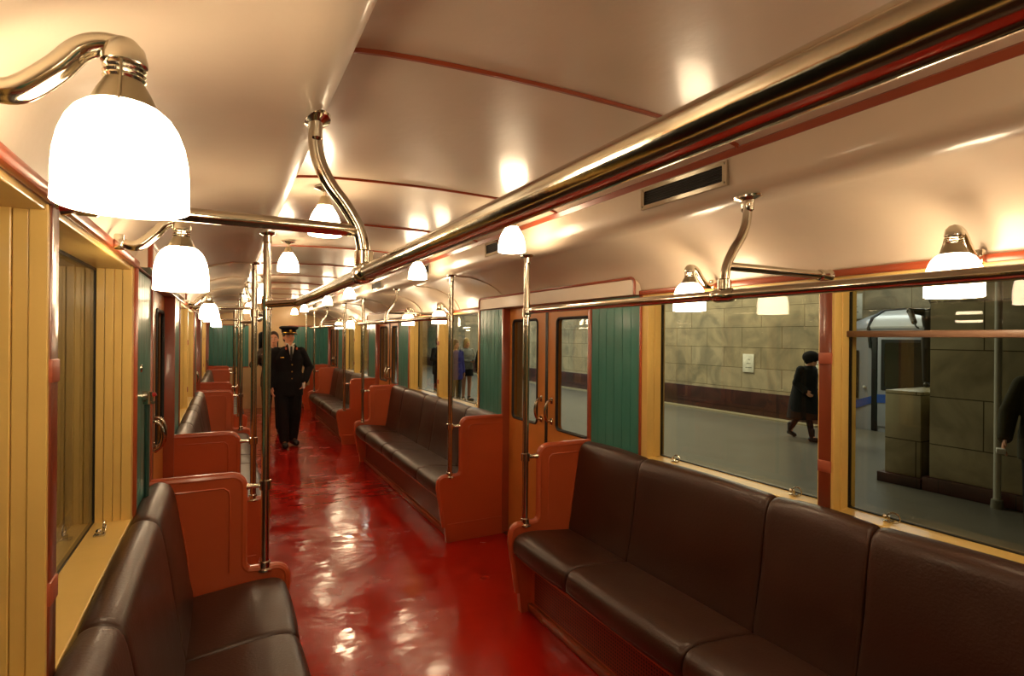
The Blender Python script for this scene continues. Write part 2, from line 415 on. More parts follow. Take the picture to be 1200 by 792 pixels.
# ------------------------------------------------------------------ end walls
def end_wall(name, y, q, label):
    poly = [(A+.1, 0), (A+.1, 1.86)]+[(x-.0, z+.01) for x, z in prof]+[(-A-.1, 1.86), (-A-.1, 0)]
    w = MB().prism(poly, y, y+q*.06).build(name, M['pale'], smooth=False); tag(w, label, kind='structure')
    for x0, x1 in ((-1.16, -.40), (.40, 1.16)):
        g = MB(); n = 9; st = (x1-x0)/n
        for k in range(n): g.box(x0+k*st+.0012, x0+(k+1)*st-.0012, y-q*.012, y-q*.0005, .915, 1.80, .003)
        g.build('green_panel', M['green'], w, smooth=False)
        MB().box(x0, x1, y-q*.018, y-q*.0002, .895, .914, .003).build('dado_bead', M['redwood'], w)
        MB().box(x0-.0, x1, y-q*.02, y-q*.0002, 1.801, 1.822, .003).build('top_bead', M['redwood'], w)
    return w
end_wall('wall_far', YF, 1, 'far end wall of the carriage, green above cream')
end_wall('wall_rear', YN, -1, 'end wall of the carriage behind the viewpoint')
dn += 1
r = empty('door_%d' % dn, (0, YF, 0)); tag(r, kind='structure')
dl = MB().box(-.37, .37, -.03, -.001, .012, 1.80, .004).build('door_leaf', M['pale'], r)
MB().tube([(-.20+x, -.034, z) for x, z in rrect(.0, .38, .93, 1.66, .06)], .013, 8, closed=True).build('gasket', M['black'], dl)
po = [(x-.20, z) for x, z in rrect(.0, .38, .93, 1.66, .06)]
MB().prism(po, -.036, -.031).build('pane', mat('dark_end_glass', (12, 12, 12), .08), dl, smooth=False)
MB().box(-.40, -.372, -.03, -.001, 0, 1.82).box(.372, .40, -.03, -.001, 0, 1.82).box(-.40, .40, -.03, -.001, 1.801, 1.825).build('door_frame', M['pale'], r, smooth=False)
MB().tube([(-.32, -.03, 1.0), (-.32, -.07, 1.0), (-.32, -.07, 1.1), (-.32, -.03, 1.1)], .008, 8).build('handle', M['chrome'], dl)

# ------------------------------------------------------------------ benches
def sec_loft(mb, sec, y0, y1, puff=.010, cz=None):
    n = len(sec); cx = sum(p[0] for p in sec)/n; cz = sum(p[1] for p in sec)/n
    L = y1-y0
    sts = [(0, .020), (.004, .009), (.012, .003), (.03, 0), (.08, -.002)]+[(L*t, -puff*math.sin(PI*t)) for t in (.25, .4, .5, .6, .75)]+[(L-.08, -.002), (L-.03, 0), (L-.012, .003), (L-.004, .009), (L, .020)]
    rings = []
    for y, ins in sts:
        ring = []
        for x, z in sec:
            dx, dz = x-cx, z-cz; d = math.hypot(dx, dz); f_ = (d-ins)/d
            ring.append(mb.bm.verts.new((cx+dx*f_, y0+y, cz+dz*f_)))
        rings.append(ring)
    for Aq, Bq in zip(rings, rings[1:]):
        for k in range(n): mb.bm.faces.new((Aq[k], Aq[(k+1) % n], Bq[(k+1) % n], Bq[k]))
    mb.bm.faces.new(rings[0][::-1]); mb.bm.faces.new(rings[-1])
    return mb
def resample(poly, m=3):
    out = []; n = len(poly)
    for i in range(n):   # Catmull-Rom
        p0, p1, p2, p3 = [Vector(poly[(i+k) % n]) for k in (-1, 0, 1, 2)]
        for j in range(m):
            t = j/m
            out.append(tuple(.5*((2*p1)+(-p0+p2)*t+(2*p0-5*p1+4*p2-p3)*t*t+(-p0+3*p1-3*p2+p3)*t**3)))
    return out
SEAT = resample([(1.02, .335), (1.04, .36), (1.035, .43), (.90, .455), (.76, .472), (.67, .472), (.622, .455), (.603, .415), (.606, .37), (.635, .338), (.72, .33), (.88, .332)])
BACK = resample([(1.157, .48), (1.157, .70), (1.157, .90), (1.152, .948), (1.128, .966), (1.095, .962), (1.066, .935), (1.045, .84), (1.02, .68), (.998, .52), (.985, .45), (.995, .415), (1.06, .405), (1.145, .41)])
def part_poly():
    p = [(A-.001, .952)]+arc(.792+.05, .952-.05, .05, 90, 180, 6)+[(.792, .60)]+arc(.792-.05, .60-.045, .05, 0, -60, 5)
    p += [(.70, .508)]+arc(.655, .458, .05, 80, 180, 7)+[(.603, .42), (.625, .30), (.655, .12), (.668, .0), (A-.001, .0)]
    return p
PP = part_poly()
def end_panel(y0, y1, par, side):
    e = MB().prism(PP, y0, y1).build('end_panel', M['orange'], par, smooth=False)
    ym = (y0+y1)/2
    edge = PP[:-1]
    MB().tube([(x-.001 if x > .61 else x, ym, z) for x, z in edge[:-1]], .0205, 10).build('rim', M['orange'], e)
    # raised moulding on both faces
    for yy in (y0-.001, y1+.001):
        pm = [(1.12, .90)]+arc(.875, .865, .035, 90, 180, 4)+[(.84, .56), (.84, .50)] if False else [(1.13, .905), (.87, .905), (.85, .89), (.845, .86), (.845, .52)]
        MB().tube([(x, yy, z) for x, z in pm], .004, 6).build('moulding', M['orange'], e)
    yy = y0-.001 if side > 0 else y1+.001
    MB().tube([(x, yy, z) for x, z in [(1.09, .90), (1.06, .84), (1.03, .74), (1.01, .62), (1.0, .50)]], .004, 6).build('moulding', M['orange'], e)
    yo = y1+.001 if side > 0 else y0-.001
    MB().tube([(.675, yo, .14), (1.15, yo, .14)], .005, 6).build('moulding', M['orange'], e)
    return e
def bench(name, loc, rz, ya, yb, seams, label, group=None, ends=(1, 1)):
    r = empty(name, loc, rz); tag(r, label, 'bench', group)
    t = .036
    i0 = ya+(t if ends[0] else 0); i1 = yb-(t if ends[1] else 0)
    if ends[0]: end_panel(ya, ya+t, r, -1)
    if ends[1]: end_panel(yb-t, yb, r, 1)
    cuts = [i0]+seams+[i1]
    for a, b in zip(cuts, cuts[1:]):
        s_ = sec_loft(MB(), SEAT, a+.0015, b-.0015, .007).build('seat_cushion', M['leather'], r, angle=80)
        MB().tube([(.6035, a+.02, .372), (.6, (a+b)/2, .371), (.6035, b-.02, .372)], .0028, 6).build('piping', M['leather'], s_)
        sec_loft(MB(), BACK, a+.0015, b-.0015, .008).build('back_cushion', M['leather'], r, angle=80)
    b_ = MB().box(.735, .76, i0, i1, .002, .332).box(.66, .735, i0, i1, .30, .331).box(.76, 1.155, i0, i1, .25, .33).build('seat_base', M['orange'], r, smooth=False)
    MB().box(.727, .7345, i0+.05, i1-.05, .065, .29).build('heater_grille', M['perf'], r, smooth=False)
    MB().box(.71, .7345, i0, i1, .002, .05, .004).build('kick_rail', M['redwood'], r)
    return r
H = 1.554
SE = [-.97, -.2, .2, .97]
blab = {(0, 1): 'long brown leather bench under the right windows, nearest to the viewer', (0, -1): 'brown leather bench on the left side, nearest to the viewer',
        (1, 1): 'long brown bench on the right between the first and second doors', (1, -1): 'brown bench on the left just beyond the first left door',
        (2, 1): 'distant brown bench on the right beside the walking officer', (2, -1): 'distant brown bench on the left beyond the second door'}
for k, yb in enumerate(bays):
    for s in (1, -1):
        bench('bench', (0, yb, 0), 0 if s > 0 else PI, -H, H, SE, blab[(k, s)], 'brown leather side benches')
for s in (1, -1):
    L = YF-(doors[-1]+DH)-.005
    if s > 0: bench('bench', (0, YF-L, 0), 0, 0, L-.015, [], 'short one-seat bench against the far wall, right corner', 'short end benches', (1, 0))
    else: bench('bench', (0, YF-L, 0), PI, -L+.015, 0, [], 'short one-seat bench against the far wall, left corner', 'short end benches', (0, 1))

# ------------------------------------------------------------------ grab poles and hand rails
PX = .697
def pole(x, y, label):
    s = 1 if x > 0 else -1
    r = empty('grab_pole', (x, y, .5)); tag(r, label, 'pole', 'floor to ceiling grab poles at the doorways')
    MB().tube([(0, 0, .012), (0, 0, 1.583)], .0185, 16).build('pole', M['chrome'], r)
    MB().lathe([(0, .0), (.036, .0), (.036, .008), (.026, .014), (.024, .04), (.0186, .044)], seg=20).build('base_collar', M['chrome'], r)
    MB().lathe([(.0186, 1.53), (.026, 1.535), (.026, 1.565), (.05, 1.574), (.052, 1.58), (0, 1.582)], seg=20, sx=.7).build('top_flange', M['chrome'], r)
    c = MB().lathe([(.0186, .375), (.026, .378), (.026, .42), (.0186, .423)], seg=20)
    c.tube([(s*.02, 0, .399), (s*.06, 0, .399), (s*.075, 0, .399), (s*.1, 0, .399)], [.011, .011, .016, .016], 10)
    c.build('clamp', M['chrome'], r)
names = {}
pl = []
lab_side = {1: 'right', -1: 'left'}
ordn = ['at the near edge of the first', 'at the far edge of the first', 'at the near edge of the second', 'at the far edge of the second', 'at the near edge of the third', 'at the far edge of the third']
ppos = []
for k, d in enumerate(doors[1:]):
    ppos += [d-DH-.018, d+DH+.018]
for s in (1, -1):
    for j, y in enumerate(ppos): pole(s*PX, y, 'upright metal grab pole %s %s doorway' % (ordn[j], lab_side[s]))
RX, RZ = .588, 1.745
def handrail(yb, s, label):
    r = empty('hand_rail', (0, yb, 0), 0 if s > 0 else PI); tag(r, label, 'handrail', 'overhead hand rails')
    e = H-.018
    pts = []
    def bend(q):
        return [(PX-.0, q*e, RZ), (PX-.012, q*(e-.035), RZ), (PX-.04, q*(e-.10), RZ), (RX+.03, q*(e-.20), RZ), (RX+.006, q*(e-.27), RZ), (RX, q*(e-.33), RZ)]
    pts = bend(-1)+[(RX, 0, RZ)]+list(reversed(bend(1)))
    MB().stube(pts, .0175, 16).build('rail', M['chrome'], r)
    for q in (-1, 1):
        MB().lathe([(.0188, -.028), (.025, -.024), (.025, .024), (.0188, .028)], PX, q*e, RZ, seg=18).build('pole_sleeve', M['chrome'], r)
    sp = [(.697, .0, 2.085), (.697, 0, 2.03), (.688, 0, 1.985), (.665, 0, 1.94), (.63, 0, 1.895), (.603, 0, 1.85), (.592, 0, 1.81), (.588, 0, 1.76)]
    sp = [tuple(Vector(p)) for p in sp]
    h = MB().stube(sp, .0155, 14).build('hanger', M['chrome'], r)
    MB().lathe([(.0165, -.05), (.022, -.045), (.024, -.012), (.05, -.004), (.052, .002), (0, .003)], .697, 0, 2.082, seg=20, sx=.62, sy=1.1).build('flange', M['chrome'], h)
    t = MB().tube([(RX, -.045, RZ), (RX, -.03, RZ), (RX, .03, RZ), (RX, .045, RZ)], [.0185, .024, .024, .0185], 16).lathe([(.017, .015), (.022, .02), (.022, .05), (.0165, .054)], RX, 0, RZ, seg=16)
    t.build('tee_joint', M['chrome'], h)
    cb = MB().tube([(.605, 0, 1.842), (1.15, 0, 1.842)], .0145, 14).build('crossbar', M['chrome'], r)
    MB().tube([(1.085, 0, 1.842), (1.09, 0, 1.842), (1.12, 0, 1.842), (1.125, 0, 1.842), (1.143, 0, 1.842)], [.016, .021, .021, .017, .024], 14).build('wall_socket', M['chrome'], cb)
hl = ['above the nearest %s bench', 'above the middle %s bench', 'above the farthest %s bench']
for k, yb in enumerate(bays):
    for s in (1, -1): handrail(yb, s, 'polished overhead hand rail with curved hanger '+hl[k] % lab_side[s])

# ------------------------------------------------------------------ lamps
def shade_prof(w=1.0, h=1.0):
    return [(.030*w, .0), (.040*w, -.005*h), (.050*w, -.014*h), (.058*w, -.027*h), (.0645*w, -.045*h), (.0685*w, -.066*h), (.0702*w, -.09*h), (.070*w, -.110*h), (.0708*w, -.128*h), (.0672*w, -.130*h), (.066*w, -.105*h), (.0, -.100*h)]
def wall_lamp():
    r = empty('wall_lamp')
    # origin on the wall bead; x points to the wall
    W = A-.018
    MB().box(W-.024, W, -.013, .013, 1.832, 1.875, .004).build('wall_bracket', M['chrome'], r)
    X = .985; Z = 1.914
    arm = [(W-.02, 0, 1.852), (W-.04, 0, 1.846), (W-.062, 0, 1.852), (X+.066, 0, 1.882), (X+.044, 0, 1.910), (X+.022, 0, 1.922), (X+.0, 0, 1.922)]
    MB().stube(arm, [.012, .014, .0155, .015, .014, .0135, .013], 14).build('arm', M['chrome'], r)
    MB().lathe([(0, .020), (.012, .018), (.021, .008), (.0245, -.006), (.0245, -.012), (.021, -.014), (.023, -.018), (.0205, -.021), (.023, -.024), (.0205, -.027), (.023, -.030), (.0205, -.034)], X, 0, Z, seg=20).build('socket', M['chrome'], r)
    MB().lathe([(.0205, 0), (.022, -.003), (.028, -.014), (.035, -.030), (.036, -.034), (.028, -.034)], X, 0, Z-.032, seg=24).build('shade_holder', M['dullmetal'], r)
    for q in (-1, 1):
        MB().tube([(X, q*.024, Z-.015), (X, q*.028, Z-.035), (X, q*.038, Z-.064), (X, q*.042, Z-.070)], .0016, 5).build('clip', M['dullmetal'], r)
    MB().lathe(shade_prof(1.0, .975), X, 0, Z-.0615, seg=32).build('shade', M['opal'], r, angle=60)
    return r
def ceiling_lamp():
    r = empty('ceiling_lamp')   # origin at the ceiling point
    MB().lathe([(0, 0), (.045, 0), (.047, -.006), (.03, -.012), (.012, -.018), (.009, -.022)], 0, 0, 0, seg=24).build('canopy', M['chrome'], r)
    MB().tube([(0, 0, -.018), (0, 0, -.045)], .009, 12).build('stem', M['chrome'], r)
    MB().lathe([(0, 0), (.018, -.002), (.022, -.012), (.026, -.022), (.034, -.038), (.036, -.043), (.028, -.044)], 0, 0, -.040, seg=24).build('shade_holder', M['dullmetal'], r)
    MB().lathe([(.028, 0), (.036, -.010), (.047, -.027), (.058, -.048), (.066, -.072), (.071, -.098), (.0725, -.120), (.073, -.134), (.070, -.136), (.068, -.11), (0, -.10)], 0, 0, -.080, seg=32).build('shade', M['opal'], r, angle=60)
    return r
wl = wall_lamp(); first = True
seq = ['first', 'second', 'third', 'fourth', 'fifth', 'sixth']
for s in (1, -1):
    i = 0
    for k, yb in enumerate(bays):
        for d in (-.472, .546) if s > 0 else (-.472, .56):
            o = wl if first else copy_tree(wl); first = False
            o.location = (0, yb+d, .028 if (s < 0 and i == 0) else 0); o.rotation_euler = (0, 0, 0 if s > 0 else PI)
            what = 'nearest' if i == 0 else seq[i]+' nearest'
            tag(o, 'lit wall lamp on curved arm, %s in the row along the %s wall' % (what, lab_side[s]), 'lamp', 'lit bell lamps above the windows'); i += 1
cl = ceiling_lamp(); first = True
for s in (1, -1):
    i = 0
    for y in (2.6, 4.21, 2.6+P, 4.21+P, 2.6+2*P, 4.21+2*P):
        o = cl if first else copy_tree(cl); first = False
        o.location = (s*.475, y, 2.268)
        what = 'nearest' if i == 0 else seq[i]+' nearest'
        tag(o, 'lit hanging ceiling lamp, %s in the %s ceiling row' % (what, lab_side[s]), 'lamp', 'lit bell lamps hanging from the ceiling'); i += 1
for s in (1, -1):
    for y in (-.08, -1.69):
        o = copy_tree(cl); o.location = (s*.475, y, 2.268)
        tag(o, 'lit opal glass ceiling lamp behind the viewpoint', 'lamp', 'ceiling lamps behind the viewpoint')

# ------------------------------------------------------------------ ventilation grilles on the fascia
def vent():
    r = empty('ceiling_vent')
    th = 0
    fr = MB(); plate_hole(fr, -.22, .22, -.043, .043, rrect(-.2, .2, -.028, .028, .003, 1), -.010, .004)
    f_ = fr.build('frame', M['chrome'], r, smooth=False)
    sl = MB()
    for k in range(6): sl.box(-.004, .001, -.2, .2, -.026+k*.0095, -.0225+k*.0095)
    sl.build('slats', M['grilledark'], r, smooth=False)
    MB().box(.0, .003, -.2, .2, -.028, .028).build('backing', M['dark'], r, smooth=False)
    for q in (-.21, .21):
        for z in (-.033, .033): MB().ball((-.0105, q, z), .004, (.5, 1, 1), 8).build('screw', M['dullmetal'], f_)
    for c in [r]: pass
    return r, th
vt, th = vent()
vlab = ['nearest', 'second', 'third', 'fourth', 'fifth', 'sixth', 'seventh']
for j, y in enumerate((1.56, 3.10, 4.65, 6.25, 7.8, 9.4, 11.1)):
    o = vt if j == 0 else copy_tree(vt)
    o.location = (.6575, y, 2.172); o.rotation_euler = (0, -th, 0)
    tag(o, 'black slatted vent in a metal frame, %s along the right ceiling edge' % vlab[j], 'vent', 'ventilation grilles of the ceiling edge')

# ------------------------------------------------------------------ emergency handle on the left wall
r = empty('emergency_valve', (-A+.009, 2.55, 1.36)); tag(r, 'small metal emergency valve with red tipped lever on the left green panel', 'emergency valve')
MB().tube([(.0, 0, 0), (.018, 0, 0)], .02, 14).tube([(.022, 0, -.022), (.022, 0, .018)], .014, 12).tube([(.022, 0, -.02), (.022, 0, -.03)], .02, 14).build('valve_body', M['chrome'], r)
MB().tube([(.022, 0, .0), (.036, .0, .004), (.046, .0, .008)], [.006, .008, .008], 10).build('lever', mat('red_enamel', (170, 30, 30), .3), r)
MB().tube([(.016, 0, -.03), (.016, 0, -.40)], .009, 10).build('pipe', mat('dark_green_pipe', (30, 60, 52), .4), r)
r = empty('key_lock', (-A+.009, 2.50, 1.47)); tag(r, 'small round key lock above the emergency valve', 'lock')
MB().lathe([(0, .006), (.012, .005), (.016, .001), (.016, 0)], seg=16).build('escutcheon', M['chrome'], r).rotation_euler = (0, PI/2, 0)

# ------------------------------------------------------------------ people
def bake(mb, name, m, parent, voxel=.008, smooth=6):
    o = mb.build(name, m)
    if voxel:
        md = o.modifiers.new('r', 'REMESH'); md.mode = 'VOXEL'; md.voxel_size = voxel; md.use_smooth_shade = True
    if smooth:
        sm = o.modifiers.new('s', 'SMOOTH'); sm.iterations = smooth; sm.factor = .5
    dg = bpy.context.evaluated_depsgraph_get(); dg.update()
    me = bpy.data.meshes.new_from_object(o.evaluated_get(dg))
    o.modifiers.clear(); old = o.data; o.data = me; bpy.data.meshes.remove(old)
    me.materials.clear(); me.materials.append(m)
    me.polygons.foreach_set('use_smooth', [True]*len(me.polygons))
    o.parent = parent
    return o
def cloth(name, rgb, rough=.85): return mat(name, rgb, rough, bump=.2, bscale=60, noise=.1, nscale=8, spec=.25)
SKIN = mat('skin', (222, 160, 126), .55, noise=.05, nscale=12)
def head_shape(mb, c, k=1.0, look=(0, -1)):
    """c: centre of the skull; faces -y"""
    x, y, z = c
    mb.ball((x, y+.01*k, z+.02*k), .088*k, (.84, 1.06, 1.12), 20)       # skull
    mb.ball((x, y-.025*k, z-.045*k), .066*k, (.86, .92, 1.0), 16)        # jaw
    mb.ball((x, y-.06*k, z-.092*k), .024*k, (1.1, .8, .8), 12)           # chin
    mb.tube([(x, y-.083*k, z+.022*k), (x, y-.101*k, z-.018*k), (x, y-.09*k, z-.03*k)], [.008*k, .013*k, .012*k], 8)   # nose
    mb.ball((x, y-.083*k, z-.058*k), .017*k, (1.3, .6, .5), 10)          # mouth
    for q in (-1, 1):
        mb.ball((x+q*.076*k, y+.012*k, z-.012*k), .021*k, (.38, .8, 1.3), 10)  # ears
        mb.ball((x+q*.03*k, y-.078*k, z+.03*k), .018*k, (1.3, .5, .5), 8)       # brow
        mb.ball((x+q*.04*k, y-.062*k, z-.03*k), .024*k, (1, .7, 1), 8)          # cheek
def hand(mb, w, d, side, k=1.0, curl=.5):
    """w: wrist, d: unit direction of the hand; five separate bent fingers"""
    w = Vector(w); d = Vector(d).normalized(); u = Vector((0, -1, 0)) if abs(d.y) < .8 else Vector((0, 0, 1))
    n = d.cross(u).normalized(); u = n.cross(d).normalized()
    palm = w+d*.045*k
    for t in (-.026, -.009, .009, .026): mb.limb([w+u*t*.6*k, palm+d*.04*k+u*t*k], [.015*k, .0125*k], 8)
    for i, (t, l) in enumerate(((-.031, .058), (-.011, .072), (.010, .078), (.031, .070))):
        a = palm+d*.042*k+u*t*k; inw = n*side
        b = a+d*l*.5*k+inw*curl*.018*k; c2 = b+d*l*.34*k+inw*curl*.04*k
        mb.limb([a, b, c2], [.0105*k, .0095*k, .008*k], 8)
    a = w+d*.025*k+u*.026*k; b = a+u*.028*k+d*.028*k; c2 = b+d*.032*k+u*.004*k+n*side*.01
    mb.limb([a, b, c2], [.013*k, .011*k, .009*k], 8)
def face_parts(r, c, k=1.0, hair=(30, 22, 16)):
    x, y, z = c
    dk = mat('dark_features', hair, .6)
    for q in (-1, 1):
        MB().ball((x+q*.030*k, y-.083*k, z+.008*k), .010*k, (1.2, .5, .7), 10).build('eye', M['white'], r)
        MB().ball((x+q*.030*k, y-.0885*k, z+.008*k), .005*k, (1, .5, 1), 8).build('pupil', dk, r)
        MB().tube([(x+q*.016*k, y-.092*k, z+.030*k), (x+q*.032*k, y-.093*k, z+.035*k), (x+q*.048*k, y-.082*k, z+.028*k)], .0035*k, 6).build('eyebrow', dk, r)
    MB().ball((x, y-.095*k, z-.060*k), .017*k, (1.3, .35, .28), 10).build('lips', mat('lips', (150, 70, 60), .5), r)

def person(loc, rz, label, J, parts, k=1.0, hairm=(30, 22, 16), hairfn=None, skin=None, name='person', cat='person'):
    """J: joints. parts: list of clothing builders. Body first, one continuous skin surface."""
    r = empty(name, loc, rz); r.scale = (k, k, k); tag(r, label, cat)
    b = MB(); hc = J['head']
    head_shape(b, hc)
    b.limb([(hc[0], hc[1]+.02, hc[2]-.05), J['neck']], [.052, .056])
    b.loft([(J['hip'][2]-.09, J['hip'][0], J['hip'][1], .10, .08), (J['hip'][2]+.02, J['hip'][0], J['hip'][1], .155, .105), (J['hip'][2]+.2, J['chest'][0]*.5+J['hip'][0]*.5, (J['chest'][1]+J['hip'][1])/2, .13, .09), (J['chest'][2], J['chest'][0], J['chest'][1], .16, .105), (J['neck'][2]-.05, J['neck'][0], J['neck'][1]+.01, .13, .075), (J['neck'][2], J['neck'][0], J['neck'][1], .055, .05)])
    for q in ('L', 'R'):
        sh, el, wr = J['sh'+q], J['el'+q], J['wr'+q]
        b.limb([sh, el, wr], [.052, .042, .028])
        dr = J.get('hd'+q) or (Vector(wr)-Vector(el))
        hand(b, wr, dr, 1 if q == 'L' else -1)
        hp, kn, an, toe = J['hp'+q], J['kn'+q], J['an'+q], J['toe'+q]
        b.limb([hp, kn, an], [.085, .055, .04]); b.limb([an, toe], [.036, .018])
    body = bake(b, 'body', skin or SKIN, r, .0075, 3)
    if not skin: face_parts(r, hc, 1.0, hairm)
    hm = mat('hair', hairm, .6)
    if hairfn: hairfn(r, hc, hm)
    for p in parts: p(r, J)
    return r
def stand(**kw):
    J = dict(head=(0, 0, 1.60), neck=(0, .015, 1.46), chest=(0, .01, 1.28), hip=(0, 0, .93),
             shL=(.175, .01, 1.40), elL=(.23, .03, 1.13), wrL=(.235, -.03, .89), shR=(-.175, .01, 1.40), elR=(-.23, .03, 1.13), wrR=(-.235, -.03, .89),
             hpL=(.09, 0, .90), knL=(.10, -.01, .49), anL=(.10, .01, .09), toeL=(.115, -.13, .04),
             hpR=(-.09, 0, .90), knR=(-.10, -.01, .49), anR=(-.10, .01, .09), toeR=(-.115, -.13, .04))
    J.update(kw); return J
def jacket(m, hem=.78, puff=1.0, sleeve=1.0, name='jacket', hemr=(.185, .13)):
    def fn(r, J):
        b = MB(); n, c, h = J['neck'], J['chest'], J['hip']
        b.loft([(hem, h[0], h[1], hemr[0]*puff, hemr[1]*puff), (h[2]+.02, h[0], h[1], .185*puff, .130*puff), (h[2]+.17, (h[0]+c[0])/2, (h[1]+c[1])/2, .165*puff, .115*puff),
                (c[2], c[0], c[1], .19*puff, .128*puff), (c[2]+.12, (c[0]+n[0])/2, (c[1]+n[1])/2, .165*puff, .100*puff), (n[2]-.03, n[0], n[1]+.008, .115, .075), (n[2]+.005, n[0], n[1]+.012, .070, .06)])
        for q in ('L', 'R'):
            b.limb([tuple(Vector(J['sh'+q])+Vector((0, 0, -.018))), J['el'+q], tuple(Vector(J['el'+q]).lerp(Vector(J['wr'+q]), sleeve*.97))], [.067*puff, .060*puff, .047*puff])
        return bake(b, name, m, r, .009, 5)
    return fn
def trousers(m, low=.07, w=1.0):
    def fn(r, J):
        b = MB(); h = J['hip']
        b.loft([(h[2]-.12, h[0], h[1], .15*w, .115*w), (h[2]+.0, h[0], h[1], .17*w, .12*w), (h[2]+.1, h[0], h[1], .155*w, .11*w)])
        for q in ('L', 'R'):
            b.limb([J['hp'+q], J['kn'+q], tuple(Vector(J['an'+q])+Vector((0, 0, low-.05)))], [.10*w, .078*w, .062*w])
        return bake(b, 'trousers', m, r, .009, 5)
    return fn
def shoes(m, boot=.0):
    def fn(r, J):
        for q in ('L', 'R'):
            a, t = Vector(J['an'+q]), Vector(J['toe'+q]); b = MB()
            heel = a+(a-t).normalized()*.03; 
            b.limb([(heel.x, heel.y, a.z-.045), (a.x, a.y, a.z-.04), (t.x, t.y, t.z+.002)], [.044, .048, .044])
            b.limb([tuple(a), tuple(a+Vector((0, 0, .02+boot)))], [.047, .050])
            bake(b, 'shoe', m, r, .007, 3)
    return fn
def skirt(m, top=.95, hem=.5, r0=.15, r1=.24, name='skirt'):
    def fn(r, J):
        h = J['hip']
        b = MB().loft([(hem, h[0], h[1]+.0, r1, r1*.8), (hem+.01, h[0], h[1], r1, r1*.8), ((top+hem)/2, h[0], h[1], (r0+r1)/2+.01, (r0+r1)/2*.78), (top, h[0], h[1], r0, r0*.75)])
        return bake(b, name, m, r, .010, 3)
    return fn
def short_hair(r, c, m):
    b = MB(); b.ball((c[0], c[1]+.025, c[2]+.035), .096, (.86, 1.02, 1.08), 20); b.ball((c[0], c[1]+.05, c[2]-.01), .08, (.95, .9, 1.1), 16)
    bake(b, 'hair', m, r, .008, 2)
def bob_hair(r, c, m):
    b = MB(); b.ball((c[0], c[1]+.02, c[2]+.035), .102, (.92, 1.0, 1.1), 20); b.ball((c[0], c[1]+.05, c[2]-.05), .085, (1.05, .8, 1.4), 16)
    for q in (-1, 1): b.limb([(c[0]+q*.075, c[1]-.0, c[2]+.02), (c[0]+q*.08, c[1]+.01, c[2]-.09)], [.03, .03])
    bake(b, 'hair', m, r, .008, 2)

